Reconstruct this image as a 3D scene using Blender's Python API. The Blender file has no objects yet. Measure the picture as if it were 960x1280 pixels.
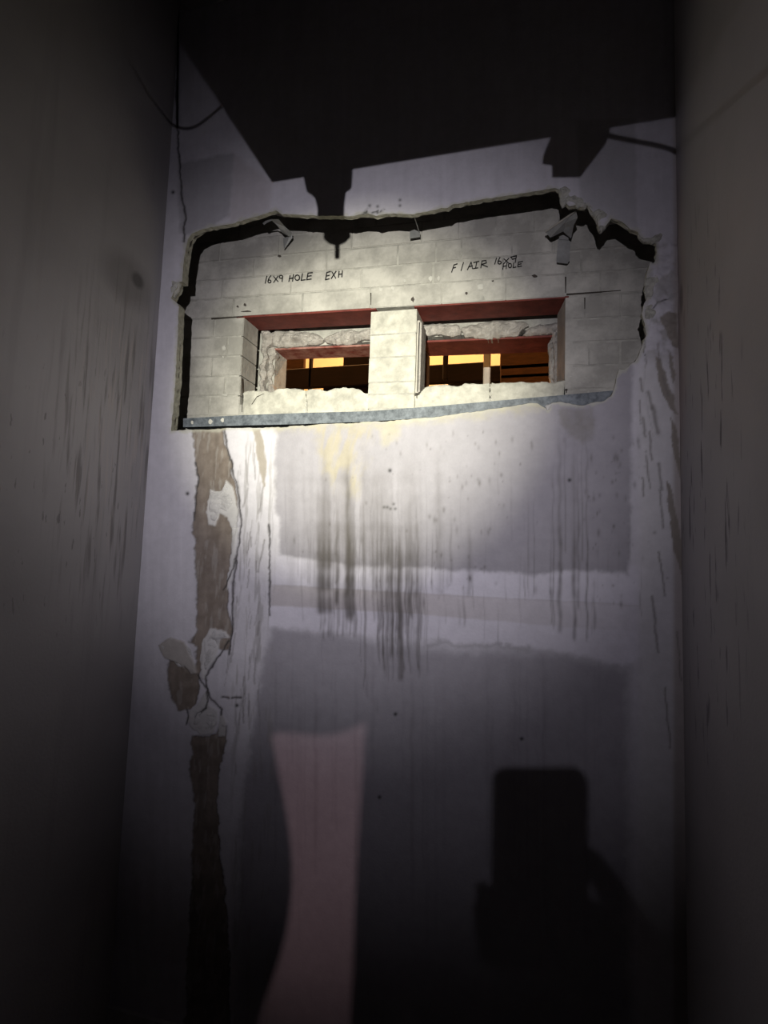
import bpy, bmesh, math, random
import numpy as np
from mathutils import Vector, Matrix, noise as mnoise

random.seed(7)
rng = np.random.RandomState(7)
S = bpy.context.scene
COL = S.collection

# ------------------------------------------------------------------ camera
FPX = 690.0                                   # focal length in pixels of the 960x1280 photograph
CAM = np.array([0.0, -1.40, 1.45])
def _n(v): return v / np.linalg.norm(v)
_Z = _n(np.array([263.0, 7890.0, -FPX]))
_X = np.array([2540.0, -30.0, FPX]); _X = _n(_X - _Z * (_X @ _Z))
_Y = np.cross(_Z, _X)
ROT = np.array([_X, _Y, _Z])                  # camera -> world
cd = bpy.data.cameras.new('camera'); cam = bpy.data.objects.new('camera', cd); COL.objects.link(cam)
cd.sensor_fit = 'VERTICAL'; cd.sensor_height = 24.0; cd.lens = FPX / 1280.0 * 24.0
cd.clip_start = 0.02; cd.clip_end = 60
M4 = Matrix([list(ROT[0]) + [CAM[0]], list(ROT[1]) + [CAM[1]], list(ROT[2]) + [CAM[2]], [0, 0, 0, 1]])
cam.matrix_world = M4
S.camera = cam

# ------------------------------------------------------------------ world, lights, exposure
w = bpy.data.worlds.new('world'); S.world = w; w.use_nodes = True
w.node_tree.nodes['Background'].inputs[0].default_value = (0.5, 0.5, 0.6, 1)
w.node_tree.nodes['Background'].inputs[1].default_value = 0.0003
S.view_settings.view_transform = 'Standard'; S.view_settings.look = 'None'
S.view_settings.gamma = 1.0; S.view_settings.exposure = 0.0; S.view_settings.use_curve_mapping = False

LAMP = np.array([-0.0345, -2.2156, 1.7362])   # head torch on the photographer's forehead, behind the camera
def spot(name, loc, target, energy, angle, color, blend=1.0, radius=0.006):
    l = bpy.data.lights.new(name, 'SPOT'); o = bpy.data.objects.new(name, l); COL.objects.link(o)
    l.energy = energy; l.spot_size = math.radians(angle); l.spot_blend = blend; l.color = color
    l.shadow_soft_size = radius
    o.location = Vector(loc)
    o.rotation_euler = (Vector(target) - Vector(loc)).to_track_quat('-Z', 'Y').to_euler()
    return o
AIM = (-0.50, 0.0, 1.83)
spot('headlamp_core', LAMP, (-0.476, 0.0, 1.896), 440, 29.5, (1.0, 0.985, 0.77))
spot('headlamp_halo', LAMP, (-0.50, 0.0, 1.815), 91, 47.3, (0.97, 0.94, 0.97))
spot('headlamp_spill', LAMP, (-0.406, 0.0, 1.815), 25.0, 67.5, (0.93, 0.885, 1.0))
# warm lamp in the passage behind, shining in past the added blocker
WARM = np.array([-0.62, -5.0, 1.90])
spot('passage_lamp', WARM, (-0.62, 0.0, 1.0), 132, 19.0, (1.0, 0.66, 0.66), radius=0.010)
# warm lamps of the room behind the wall
def point(name, loc, energy, color, radius=0.05):
    l = bpy.data.lights.new(name, 'POINT'); o = bpy.data.objects.new(name, l); COL.objects.link(o)
    l.energy = energy; l.color = color; l.shadow_soft_size = radius; o.location = loc
    return o
point('rear_room_lamp', (-0.45, 1.45, 3.35), 105, (1.0, 0.52, 0.19))
point('rear_room_lamp.001', (-1.35, 1.45, 3.35), 95, (1.0, 0.52, 0.19))

# ------------------------------------------------------------------ helpers
def ray(px, py): return ROT @ np.array([px - 480.0, 640.0 - py, -FPX])
def at(px, py, y):                            # photograph pixel -> point on the wall plane at depth y
    d = ray(px, py); return CAM + (y - CAM[1]) / d[1] * d
def atx(px, py, x):                           # photograph pixel -> point on a side wall
    d = ray(px, py); return CAM + (x - CAM[0]) / d[0] * d
def project(P):
    v = (P - CAM) @ ROT
    return 480 + FPX * v[:, 0] / -v[:, 2], 640 - FPX * v[:, 1] / -v[:, 2]

def link(name, me, mat=None, parent=None, smooth=False):
    o = bpy.data.objects.new(name, me); COL.objects.link(o)
    if mat is not None and not me.materials: me.materials.append(mat)
    if parent is not None: o.parent = parent
    if smooth:
        me.polygons.foreach_set('use_smooth', [True] * len(me.polygons))
    return o
def bm_obj(name, bm, mat, parent=None, smooth=False):
    bmesh.ops.recalc_face_normals(bm, faces=bm.faces)
    me = bpy.data.meshes.new(name); bm.to_mesh(me); bm.free()
    return link(name, me, mat, parent, smooth)
def tag(o, label, cat, group=None):
    o['label'] = label; o['category'] = cat
    if group: o['group'] = group
    return o
def empty(name, loc, label, cat, group=None):
    o = bpy.data.objects.new(name, None); COL.objects.link(o); o.location = loc
    o.empty_display_size = 0.05
    return tag(o, label, cat, group)
def adopt(child, parent):
    child.parent = parent
    child.matrix_parent_inverse = Matrix.Translation(-Vector(parent.location))
    return child
def struct(o):
    o['kind'] = 'structure'; return o
def box(bm, a, b, bevel=0.0):
    r = bmesh.ops.create_cube(bm, size=1.0)
    a = np.array(a); b = np.array(b)
    for v in r['verts']:
        v.co = Vector(((a + b) / 2 + np.array(v.co) * (b - a)).tolist())
    if bevel:
        es = list({e for v in r['verts'] for e in v.link_edges})
        bmesh.ops.bevel(bm, geom=es, offset=bevel, segments=1, affect='EDGES')
def prism(bm, pts, vec):                      # planar polygon swept along vec
    vec = Vector(vec)
    f = [bm.verts.new(Vector(p)) for p in pts]; k = [bm.verts.new(Vector(p) + vec) for p in pts]
    n = len(pts)
    bm.faces.new(f); bm.faces.new(k[::-1])
    for i in range(n): bm.faces.new((f[i], k[i], k[(i + 1) % n], f[(i + 1) % n]))
def tube(name, pts, r, mat, parent=None, res=3):
    cu = bpy.data.curves.new(name, 'CURVE'); cu.dimensions = '3D'; cu.bevel_depth = r; cu.bevel_resolution = res
    sp = cu.splines.new('NURBS'); sp.points.add(len(pts) - 1); sp.use_endpoint_u = True; sp.order_u = 4
    for q, p in zip(sp.points, pts): q.co = (*p, 1)
    dg = bpy.data.objects.new('t', cu); COL.objects.link(dg)
    me = bpy.data.meshes.new_from_object(dg); bpy.data.objects.remove(dg)
    me.name = name
    return link(name, me, mat, parent, True)

# ---- materials
def mat(name, col, rough=0.7, metal=0.0, nscale=0.0, namt=0.0, bump=0.0, bscale=60.0, col2=None, spec=0.3, attr=None, stretch=None, ramp=(.35, .68)):
    m = bpy.data.materials.new(name); m.use_nodes = True
    nt = m.node_tree; N = nt.nodes; K = nt.links
    b = N['Principled BSDF']
    b.inputs['Roughness'].default_value = rough; b.inputs['Metallic'].default_value = metal
    b.inputs['Specular IOR Level'].default_value = spec
    tc = N.new('ShaderNodeTexCoord'); src = tc.outputs['Object']
    if stretch:
        mp = N.new('ShaderNodeMapping'); mp.inputs['Scale'].default_value = stretch
        K.new(src, mp.inputs['Vector']); src2 = mp.outputs['Vector']
    else: src2 = src
    base = None
    if attr:
        a = N.new('ShaderNodeAttribute'); a.attribute_name = attr; base = a.outputs['Color']
    if namt or col2:
        nz = N.new('ShaderNodeTexNoise'); nz.inputs['Scale'].default_value = nscale or 8; nz.inputs['Detail'].default_value = 6
        nz.inputs['Roughness'].default_value = 0.65
        K.new(src2, nz.inputs['Vector'])
        rp = N.new('ShaderNodeValToRGB'); rp.color_ramp.elements[0].position = ramp[0]; rp.color_ramp.elements[1].position = ramp[1]
        if attr:
            lo = 1 - namt
            rp.color_ramp.elements[0].color = (lo, lo, lo, 1); rp.color_ramp.elements[1].color = (1, 1, 1, 1)
            mx = N.new('ShaderNodeMix'); mx.data_type = 'RGBA'; mx.blend_type = 'MULTIPLY'; mx.inputs['Factor'].default_value = 1
            K.new(base, mx.inputs[6]); K.new(nz.outputs['Fac'], rp.inputs['Fac']); K.new(rp.outputs['Color'], mx.inputs[7])
            base = mx.outputs[2]
        else:
            c2 = col2 or tuple(c * (1 - namt) for c in col)
            rp.color_ramp.elements[0].color = (*c2, 1); rp.color_ramp.elements[1].color = (*col, 1)
            K.new(nz.outputs['Fac'], rp.inputs['Fac']); base = rp.outputs['Color']
    if base is None: b.inputs['Base Color'].default_value = (*col, 1)
    else: K.new(base, b.inputs['Base Color'])
    if bump:
        n2 = N.new('ShaderNodeTexNoise'); n2.inputs['Scale'].default_value = bscale; n2.inputs['Detail'].default_value = 5
        K.new(src, n2.inputs['Vector'])
        bp = N.new('ShaderNodeBump'); bp.inputs['Strength'].default_value = bump; bp.inputs['Distance'].default_value = 0.004
        K.new(n2.outputs['Fac'], bp.inputs['Height']); K.new(bp.outputs['Normal'], b.inputs['Normal'])
    return m

M_dry = mat('drywall_face', (0.6, 0.6, 0.6), 0.62, nscale=35, namt=0.10, bump=0.18, bscale=160, attr='Col', spec=0.25)
M_gyp = mat('gypsum_core', (0.42, 0.405, 0.33), 0.9, nscale=60, namt=0.35, bump=0.6, bscale=120)
M_chunk = mat('broken_plaster', (0.52, 0.51, 0.47), 0.9, nscale=70, namt=0.4, bump=0.7, bscale=90)
M_paper = mat('torn_paper', (0.50, 0.485, 0.50), 0.8, nscale=40, namt=0.22, bump=0.25, bscale=120)
M_rub = mat('broken_block_face', (0.43, 0.40, 0.375), 0.95, nscale=38, namt=0.42, bump=0.55, bscale=110)
M_brick = mat('painted_brick', (0.50, 0.48, 0.445), 0.75, nscale=8, namt=0.36, bump=0.6, bscale=60, ramp=(.40, .60))
M_brick2 = mat('painted_brick_dusty', (0.58, 0.56, 0.50), 0.8, nscale=22, namt=0.42, bump=0.6, bscale=60)
M_mort = mat('painted_mortar', (0.47, 0.455, 0.42), 0.85, nscale=25, namt=0.4, bump=0.6, bscale=110)
M_lint = mat('red_lintel_paint', (0.20, 0.045, 0.035), 0.6, nscale=26, col2=(0.11, 0.022, 0.018), bump=0.3, bscale=80)
M_lintdust = mat('red_lintel_dusty', (0.36, 0.20, 0.17), 0.8, nscale=30, col2=(0.16, 0.03, 0.022), bump=0.4, bscale=80)
M_track = mat('galvanised_track', (0.185, 0.205, 0.235), 0.55, nscale=70, col2=(0.07, 0.08, 0.095), bump=0.15)
M_strap = mat('galvanised_strap', (0.34, 0.34, 0.34), 0.5, metal=0.25, nscale=30, namt=0.3)
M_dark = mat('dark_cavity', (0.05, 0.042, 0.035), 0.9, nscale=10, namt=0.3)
M_ink = mat('black_marker_ink', (0.012, 0.012, 0.014), 0.8)
M_duct = mat('duct_steel', (0.10, 0.10, 0.10), 0.6, metal=0.3, nscale=6, namt=0.3)
M_cable = mat('black_cable', (0.02, 0.02, 0.02), 0.6)
M_brass = mat('dull_brass', (0.25, 0.19, 0.10), 0.45, metal=0.7)
M_floor = mat('floor_concrete', (0.16, 0.15, 0.14), 0.85, nscale=7, namt=0.4, bump=0.3)
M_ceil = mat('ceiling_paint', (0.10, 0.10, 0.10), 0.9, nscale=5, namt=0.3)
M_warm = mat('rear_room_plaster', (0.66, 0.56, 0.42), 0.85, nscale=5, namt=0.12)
M_beam = mat('dark_timber', (0.018, 0.008, 0.005), 0.8, nscale=14, namt=0.5, stretch=(1, 8, 8))
M_brown = mat('brown_boards', (0.11, 0.045, 0.016), 0.7, nscale=9, namt=0.45, stretch=(2, 2, 14))
M_post = mat('grey_post', (0.45, 0.42, 0.38), 0.8, nscale=18, namt=0.3)

XL, XR, ZT = -1.123, 0.327, 3.35
G = 0.14                                       # brick face lies 14 cm behind the drywall face

# ================================================================== SETTING: back wall of drywall with a hole
HOLE = [(214,539),(217,505),(219,480),(221,440),(223,400),(224,383),(219,377),(214,373),(217,366),(221,360),(222,353),(228,352),
        (229,335),(232,312),(235,299),(240,292),(255,286),(272,283),(290,280),(305,275),(320,271),(333,267),(345,263),(352,268),(360,268),
        (400,270),(440,270),(452,268),(460,267),(470,270),(480,268),(500,267),(517,268),(530,265),(546,262),(552,260),(560,260),(565,256),(600,250),
        (625,246),(640,244),(670,239),(694,235),(702,238),(705,250),(712,258),(720,256),(727,259),(734,256),(740,264),(746,272),(749,289),(757,283),
        (764,273),(772,275),(781,280),(788,287),(797,290),(800,295),(806,301),(814,301),(820,304),(821,316),(818,329),(812,330),(808,345),(806,360),
        (809,372),(805,380),(802,392),(806,405),(808,418),(804,428),(799,443),(794,452),(787,456),(782,461),(774,461),(771,470),(768,484),(764,495),(755,501),(742,503),
        (728,507),(715,505),(700,502),(689,504),(685,512),(680,509),(672,504),(660,504),(645,507),(630,509),(615,511),(600,514),(580,516),(560,519),(540,522),
        (520,523),(500,525),(480,527),(460,527),(440,529),(420,529),(400,530),(385,532),(370,532),(355,534),(340,534),(320,535),(300,535),(280,535),(260,537),(240,537)]
def densify(poly, step, jit, sd):
    r = random.Random(sd); out = []
    n = len(poly)
    for i in range(n):
        a = np.array(poly[i], float); b = np.array(poly[(i + 1) % n], float)
        k = max(1, int(np.linalg.norm(b - a) / step))
        for j in range(k):
            p = a + (b - a) * j / k
            out.append(p + (np.array([r.uniform(-jit, jit), r.uniform(-jit, jit)]) if j else 0))
    return np.array(out)
hole_px = densify(HOLE, 3.5, 0.55, 3)
hole_w = np.array([at(x, y, 0.0) for x, y in hole_px])[:, [0, 2]]     # x,z on the wall face

def inside(poly, x, y):
    n = len(poly); c = np.zeros(x.shape, bool)
    for i in range(n):
        x1, y1 = poly[i]; x2, y2 = poly[(i + 1) % n]
        if y1 == y2: continue
        m = ((y1 > y) != (y2 > y)) & (x < (x2 - x1) * (y - y1) / (y2 - y1) + x1)
        c ^= m
    return c
def segdist(poly, x, y, closed=True):
    n = len(poly); best = np.full(x.shape, 1e9); bx = np.zeros(x.shape); by = np.zeros(x.shape)
    for i in range(n if closed else n - 1):
        ax, ay = poly[i]; cx, cy = poly[(i + 1) % n]
        dx, dy = cx - ax, cy - ay; L2 = dx * dx + dy * dy + 1e-12
        t = np.clip(((x - ax) * dx + (y - ay) * dy) / L2, 0, 1)
        qx = ax + t * dx; qy = ay + t * dy
        d = (x - qx) ** 2 + (y - qy) ** 2
        m = d < best
        best = np.where(m, d, best); bx = np.where(m, qx, bx); by = np.where(m, qy, by)
    return np.sqrt(best), bx, by
_lat = rng.rand(256, 256)
def vnoise(x, y, s=1.0, off=0):               # smooth value noise, 0..1
    x = np.asarray(x) / s + off * 17.3; y = np.asarray(y) / s + off * 31.7
    xi = np.floor(x).astype(int); yi = np.floor(y).astype(int)
    fx = x - xi; fy = y - yi; fx = fx * fx * (3 - 2 * fx); fy = fy * fy * (3 - 2 * fy)
    a = _lat[xi % 256, yi % 256]; b = _lat[(xi + 1) % 256, yi % 256]
    c = _lat[xi % 256, (yi + 1) % 256]; d = _lat[(xi + 1) % 256, (yi + 1) % 256]
    return (a * (1 - fx) + b * fx) * (1 - fy) + (c * (1 - fx) + d * fx) * fy
def fbm(x, y, s, off=0, oct=4):
    r = 0; amp = 0.5; t = 0
    for k in range(oct):
        r = r + amp * vnoise(x, y, s / 2 ** k, off + k); t += amp; amp *= 0.55
    return r / t

def build_drywall():
    step = 0.003
    xs = np.arange(XL, XR + step * 0.5, step); xs[-1] = XR
    zs = np.arange(0.20, 3.20, step)
    nx, nz = len(xs), len(zs)
    X, Z = np.meshgrid(xs, zs)                 # (nz,nx)
    ins = np.zeros(X.shape, bool)
    x0, z0 = hole_w.min(0) - 0.01; x1, z1 = hole_w.max(0) + 0.01
    ix = np.where((xs > x0) & (xs < x1))[0]; iz = np.where((zs > z0) & (zs < z1))[0]
    sl = (slice(iz[0], iz[-1] + 1), slice(ix[0], ix[-1] + 1))
    ins[sl] = inside(hole_w, X[sl], Z[sl])
    # cells with all corners inside vanish; corners inside a kept cell snap to the outline
    q = ins[:-1, :-1].astype(int) + ins[1:, :-1] + ins[:-1, 1:] + ins[1:, 1:]
    keepc = q < 3
    near = np.zeros(X.shape, bool)
    ks = keepc & (q > 0)
    for dz in (0, 1):
        for dx in (0, 1):
            near[dz:nz - 1 + dz, dx:nx - 1 + dx] |= ks
    near &= ins
    # outside corners of dropped cells (q==3) snap too
    kd = (q == 3)
    nd = np.zeros(X.shape, bool)
    for dz in (0, 1):
        for dx in (0, 1):
            nd[dz:nz - 1 + dz, dx:nx - 1 + dx] |= kd
    nd &= ~ins
    near |= nd
    d, bx, bz = segdist(hole_w, X[near], Z[near])
    X[near] = bx; Z[near] = bz
    P = np.stack([X.ravel(), np.zeros(X.size), Z.ravel()], 1)
    px, py = project(P)
    px = px.reshape(X.shape); py = py.reshape(X.shape)
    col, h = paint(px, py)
    edge = np.minimum(1, 1)
    P[:, 1] = -h.ravel()                       # relief, towards the viewer
    idx = np.arange(nx * nz).reshape(nz, nx)
    f = np.stack([idx[:-1, :-1], idx[:-1, 1:], idx[1:, 1:], idx[1:, :-1]], -1)[keepc]
    used = np.zeros(nx * nz, bool); used[f.ravel()] = True
    mp = np.cumsum(used) - 1
    V = P[used]; F = mp[f]; C = col.reshape(-1, 3)[used]
    me = bpy.data.meshes.new('wall_back')
    me.vertices.add(len(V)); me.vertices.foreach_set('co', V.ravel())
    me.loops.add(F.size); me.loops.foreach_set('vertex_index', F.ravel().astype(np.int32))
    me.polygons.add(len(F))
    me.polygons.foreach_set('loop_start', np.arange(0, F.size, 4, dtype=np.int32))
    me.polygons.foreach_set('loop_total', np.full(len(F), 4, np.int32))
    me.polygons.foreach_set('use_smooth', np.ones(len(F), bool))
    me.update(calc_edges=True)
    ca = me.color_attributes.new('Col', 'FLOAT_COLOR', 'POINT')
    ca.data.foreach_set('color', np.concatenate([C, np.ones((len(C), 1))], 1).ravel().astype(np.float32))
    return struct(link('wall_back', me, M_dry))

def sstep(a, b, x):
    t = np.clip((x - a) / (b - a), 0, 1); return t * t * (3 - 2 * t)

def paint(px, py):
    """albedo and relief of the drywall face: primer, grey paper, jointing compound, torn board, cracks, drip stains"""
    wx = (fbm(px, py, 14, 1) - .5) * 9 + (fbm(px, py, 4, 5, 2) - .5) * 3
    wy = (fbm(px, py, 14, 2) - .5) * 9 + (fbm(px, py, 4, 6, 2) - .5) * 3
    qx, qy = px + wx, py + wy
    sh = px.shape
    col = np.empty(sh + (3,)); col[:] = (0.565, 0.545, 0.605)
    h = (fbm(px, py, 60, 9) - .5) * 0.0014
    brush = fbm(px * 1.0, py * 0.06, 6, 11, 3)
    col *= (0.93 + 0.14 * brush)[..., None]
    def mask(poly, soft=1.5, warp=1.0, x=None):
        xx = px + wx * warp; yy = py + wy * warp
        poly = np.array(poly, float)
        m = np.zeros(sh)
        pad = soft + 3
        s = (xx > poly[:, 0].min() - pad) & (xx < poly[:, 0].max() + pad) & (yy > poly[:, 1].min() - pad) & (yy < poly[:, 1].max() + pad)
        if not s.any(): return m
        i = inside(poly, xx[s], yy[s]); d, _, _ = segdist(poly, xx[s], yy[s])
        m[s] = sstep(-soft, soft, np.where(i, d, -d))
        return m
    def lay(m, c, amt=1.0):
        nonlocal col
        m = (m * amt)[..., None]; col = col * (1 - m) + np.array(c) * m
    def stroke(pts, wdt, warp=0.5):
        xx = px + wx * warp; yy = py + wy * warp
        pts = np.array(pts, float); m = np.zeros(sh); pad = wdt * 3 + 4
        s = (xx > pts[:, 0].min() - pad) & (xx < pts[:, 0].max() + pad) & (yy > pts[:, 1].min() - pad) & (yy < pts[:, 1].max() + pad)
        d, _, _ = segdist(pts, xx[s], yy[s], closed=False)
        m[s] = np.exp(-(d / wdt) ** 2); return m
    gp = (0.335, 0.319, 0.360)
    # grey board paper above and below the taped joint
    m = mask([(342,500),(342,640),(348,646),(349,693),(400,702),(440,708),(530,711),(560,713),(610,715),(670,720),(700,716),(720,713),(785,718),(787,690),(792,440),(600,400)], 4, 0.7)
    lay(m, gp); h -= m * 0.0007
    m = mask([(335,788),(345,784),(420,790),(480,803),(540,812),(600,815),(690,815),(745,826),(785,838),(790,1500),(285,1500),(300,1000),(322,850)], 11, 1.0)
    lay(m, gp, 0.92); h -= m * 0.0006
    m = mask([(335,690),(780,705),(850,715),(850,800),(780,832),(690,812),(420,788),(335,784)], 4, 1.0) * (1 - mask([(342,500),(342,640),(348,646),(349,693),(400,702),(440,708),(530,711),(560,713),(610,715),(670,720),(700,716),(720,713),(785,718),(787,690),(792,440),(600,400)], 4, 0.7))
    lay(m, (0.66, 0.635, 0.72), .85)
    # paper tape of the joint
    m = mask([(338,731),(489,740),(690,751),(852,760),(852,792),(720,785),(500,766),(338,757)], 1.5, 0.25)
    lay(m * sstep(900, 450, px), (0.47, 0.43, 0.44), 0.75)
    m = stroke([(338,731),(489,740),(690,751),(852,760)], 1.0, 0.2); lay(m, (0.28, 0.25, 0.25), 0.25)
    m = stroke([(535,806),(560,801),(590,806),(660,812)], 3.0, 1.5); lay(m, (0.28, 0.27, 0.29), 0.45)
    # greyer patches high on the wall, the leftmost a faint second shadow painted in
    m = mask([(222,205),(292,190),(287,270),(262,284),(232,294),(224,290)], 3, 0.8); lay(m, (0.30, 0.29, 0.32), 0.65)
    m = mask([(292,192),(340,228),(336,262),(312,272),(287,280)], 5, 0.6); lay(m, (0.44, 0.40, 0.43), 0.6)
    m = mask([(720,150),(794,150),(796,288),(760,275),(725,255)], 3, 0.5); lay(m, (0.38, 0.37, 0.40), 0.6)
    # compound in the left strip and under the hole
    m = mask([(283,536),(345,534),(342,650),(350,700),(338,735),(335,790),(322,860),(300,1020),(275,1100),(283,900),(290,800),(300,650)], 5, 1.0)
    lay(m, (0.60, 0.58, 0.635), 0.8); h += m * 0.0006
    st = sstep(.58, .72, fbm(px + (py - 600) * 0.03, py * 0.10, 5, 21, 3)) * sstep(285, 296, px) * sstep(350, 335, px) * sstep(535, 560, py)
    lay(st, (0.30, 0.285, 0.29), 0.55)
    RS = random.Random(5)
    for k in range(46):
        x = RS.uniform(290, 338); y = RS.uniform(565, 880); ln = RS.uniform(8, 46)
        if y > 700: x = RS.uniform(288, 326)
        m = stroke([(x, y), (x - ln * RS.uniform(-.10, .22), y + ln)], RS.uniform(.6, 1.3), 0.4); lay(m, (0.20, 0.185, 0.185), RS.uniform(.25, .7)); h -= m * 0.0006
    m = mask([(316,536),(326,536),(331,560),(334,590),(331,612),(325,590),(321,565)], 1.2, 0.5); lay(m, (0.33, 0.29, 0.25), 0.9); h -= m * 0.0006
    # brown gypsum board laid bare
    bn = fbm(px, py, 9, 30); bcol = np.stack([0.215 + 0.12 * (bn - .5), 0.178 + 0.11 * (bn - .5), 0.155 + 0.10 * (bn - .5)], -1)
    vst = fbm(px, py * 0.1, 5, 33, 3)
    bcol = bcol * (0.80 + 0.42 * vst)[..., None]
    scr = sstep(.60, .72, fbm(px + py * .08, py * .16, 3.5, 36, 3)) * .45
    bcol = bcol * (1 - scr[..., None]) + np.array((0.36, 0.335, 0.32)) * scr[..., None]
    def bare(poly, warp=0.8):
        nonlocal col, h
        m = mask(poly, 1.0, warp); col = col * (1 - m[..., None]) + bcol * m[..., None]
        h -= m * 0.0022
        xx = stroke(list(poly) + [poly[0]], 1.2, warp); col *= (1 - 0.35 * xx)[..., None]
    bare([(238,534),(280,534),(281,556),(288,580),(293,605),(298,640),(296,662),(289,690),(285,730),(285,760),(290,785),(287,812),(276,812),(270,800),(258,800),(252,830),(248,848),
          (244,880),(238,888),(222,889),(214,872),(207,838),(212,824),(228,832),(243,838),(246,808),(238,803),(246,792),(244,760),(246,720),(243,690),(241,660),(245,620),(248,597),(243,580),(243,560)])
    bare([(240,920),(258,921),(270,918),(278,906),(283,908),(281,930),(276,960),(272,1000),(274,1060),(280,1100),(285,1150),(292,1500),(228,1500),(233,1200),(237,1160),(240,1050),(243,1000),(238,960)])
    # pale flaps of torn facing left on the bare board
    def flap(poly, c=(0.55, 0.535, 0.55), hh=0.0025, warp=0.6):
        nonlocal h
        m = mask(poly, 1.0, warp); cc = np.array(c)
        lay(m, cc, 0.95); h += m * (hh + 0.003 * (fbm(px, py, 7, 41, 3) - .4))
    flap([(262,612),(275,614),(282,600),(290,610),(298,640),(296,664),(291,668),(285,648),(276,641),(268,657),(262,655),(258,640)])
    flap([(290,660),(298,660),(294,700),(291,728),(283,738),(285,720),(289,690)])
    flap([(265,785),(283,788),(288,796),(277,797),(271,820),(262,835),(257,850),(252,846),(250,828),(252,803)])
    flap([(199,806),(214,797),(232,802),(240,818),(246,840),(240,842),(228,830),(229,836),(216,826),(207,822)], (0.40, 0.37, 0.355), 0.004)
    flap([(277,888),(283,903),(281,920),(272,922),(274,905)], (0.47, 0.45, 0.46))
    flap([(246,882),(258,862),(262,880),(274,890),(272,905),(266,917),(250,919),(240,910),(234,898),(239,888)], (0.50, 0.485, 0.50))
    # cracks
    for pts, wd in [([(281,536),(284,562),(290,585),(295,602),(299,628),(302,652),(299,678),(295,700),(293,722),(290,745),(291,770),(290,792),(287,818)], 1.3),
                    ([(294,700),(288,722),(279,737)], 1.0),
                    ([(286,800),(276,818),(270,824),(262,838),(257,848),(257,858),(262,872),(270,880),(277,887),(277,894)], 1.2),
                    ([(247,843),(252,853),(258,862),(260,876),(257,886)], 1.2), ([(233,888),(236,897),(233,906)], 1.1), ([(257,885),(248,893),(245,897)], 1.6),
                    ([(243,578),(248,596),(242,650)], 0.9), ([(336,655),(337,700),(337,770)], 1.2), ([(219,100),(222,165),(225,205),(226,238),(231,270),(229,302)], 1.3),
                    ([(278,871),(286,872)], 1.6), ([(290,872),(300,872)], 1.3), ([(806,424),(807,455),(806,485),(812,520),(818,545)], 0.8), ([(812,390),(822,378),(835,374)], 0.8)]:
        m = stroke(pts, wd); lay(m, (0.05, 0.045, 0.045), 0.95); h -= m * 0.0022
    # crumbled plaster down the right side
    rz = sstep(800, 812, px) * sstep(290, 310, py) * sstep(470, 430, py)
    h += rz * (fbm(px, py, 12, 51, 4) - .5) * 0.016
    lay(rz * sstep(.45, .62, fbm(px, py, 16, 53)), (0.33, 0.315, 0.31), 0.6)
    rs = sstep(792, 806, px) * sstep(440, 470, py)
    lay(rs, (0.60, 0.585, 0.615), 0.8)
    cs = sstep(838, 846, px); lay(cs, (0.37, 0.325, 0.315), 0.8)
    for poly in [[(824,396),(836,388),(848,392),(850,436),(842,432),(834,415)], [(820,446),(827,448),(832,468),(843,500),(847,520),(838,512),(824,482)], [(833,602),(838,606),(846,640),(854,680),(856,730),(847,704),(839,664)],
                 [(836,440),(842,446),(843,480),(838,470)], [(838,520),(844,532),(850,560),(853,600),(845,580),(840,550)]]:
        m = mask(poly, 1.2, 0.7); lay(m, (0.235, 0.205, 0.18), 0.9); h -= m * 0.0008
    for x0, y0, x1, y1, wd in [(801,474,803,488,1.5),(810,490,816,512,2.0),(817,510,823,541,3.0),(804,522,806,546,1.8),(823,580,827,612,1.8),(824,612,829,660,1.4),(800,500,801,530,1.0),(812,540,815,575,1.4),
                               (822,430,825,452,1.3),(828,470,836,494,1.4),(808,570,812,610,1.2),(815,745,823,815,1.6),(831,860,838,935,1.3),(824,690,831,745,1.3),(803,597,804,620,1.3),(846,790,852,850,1.2)]:
        m = stroke([(x0,y0),(x1,y1)], wd, 0.4); lay(m, (0.20, 0.185, 0.18), 0.75)
    # lip of chewed edge round the hole: pale broken gypsum
    d = np.full(sh, 99.0); s = (px > 190) & (px < 850) & (py > 210) & (py < 560)
    hp = np.array(HOLE, float); d[s] = segdist(hp, px[s], py[s])[0]
    lip = sstep(5, 0, d + (fbm(px, py, 8, 61) - .5) * 9)
    lay(lip, (0.46, 0.45, 0.39), 0.7); h -= lip * 0.0012 * fbm(px, py, 5, 62, 2)
    m = stroke([(340,534),(420,531),(500,527),(560,521),(620,513),(680,508)], 7, 1.5) * fbm(px, py, 10, 64); lay(m, (0.40, 0.37, 0.29), 0.9)
    m = stroke([(452,272),(460,262),(472,264),(478,262)], 2.0, 1.5) * sstep(.4, .6, fbm(px, py, 4, 65, 2)); lay(m, (0.06, 0.06, 0.055), 0.9)
    for x, y in [(462,257),(472,258),(500,250),(500,257),(488,636),(492,630),(484,634),(494,636),(480,634)]:
        m = np.exp(-(((px - x) ** 2 + (py - y) ** 2) / 3.5)); lay(m, (0.05, 0.05, 0.05), 0.8)
    # yellow-brown water stain and runs under the left opening
    m = mask([(395,532),(462,532),(458,570),(450,600),(443,625),(432,612),(425,622),(415,600),(404,585)], 9, 1.6); lay(m * (.10 + .9 * sstep(.38, .62, fbm(px + (py - 560) * .25, py * .22, 9, 66))), (0.40, 0.35, 0.235), 0.62)
    m = mask([(700,512),(742,508),(744,530),(741,548),(728,552),(712,546),(702,530)], 4, 1.0); lay(m * (.35 + .8 * fbm(px, py, 9, 68)), (0.22, 0.205, 0.195), 0.75)
    m = mask([(470,530),(500,528),(498,545),(480,556)], 6, 1.5); lay(m, (0.42, 0.38, 0.25), 0.5)
    # drips
    dk = np.zeros(sh)
    R = random.Random(11)
    drips = []
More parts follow.
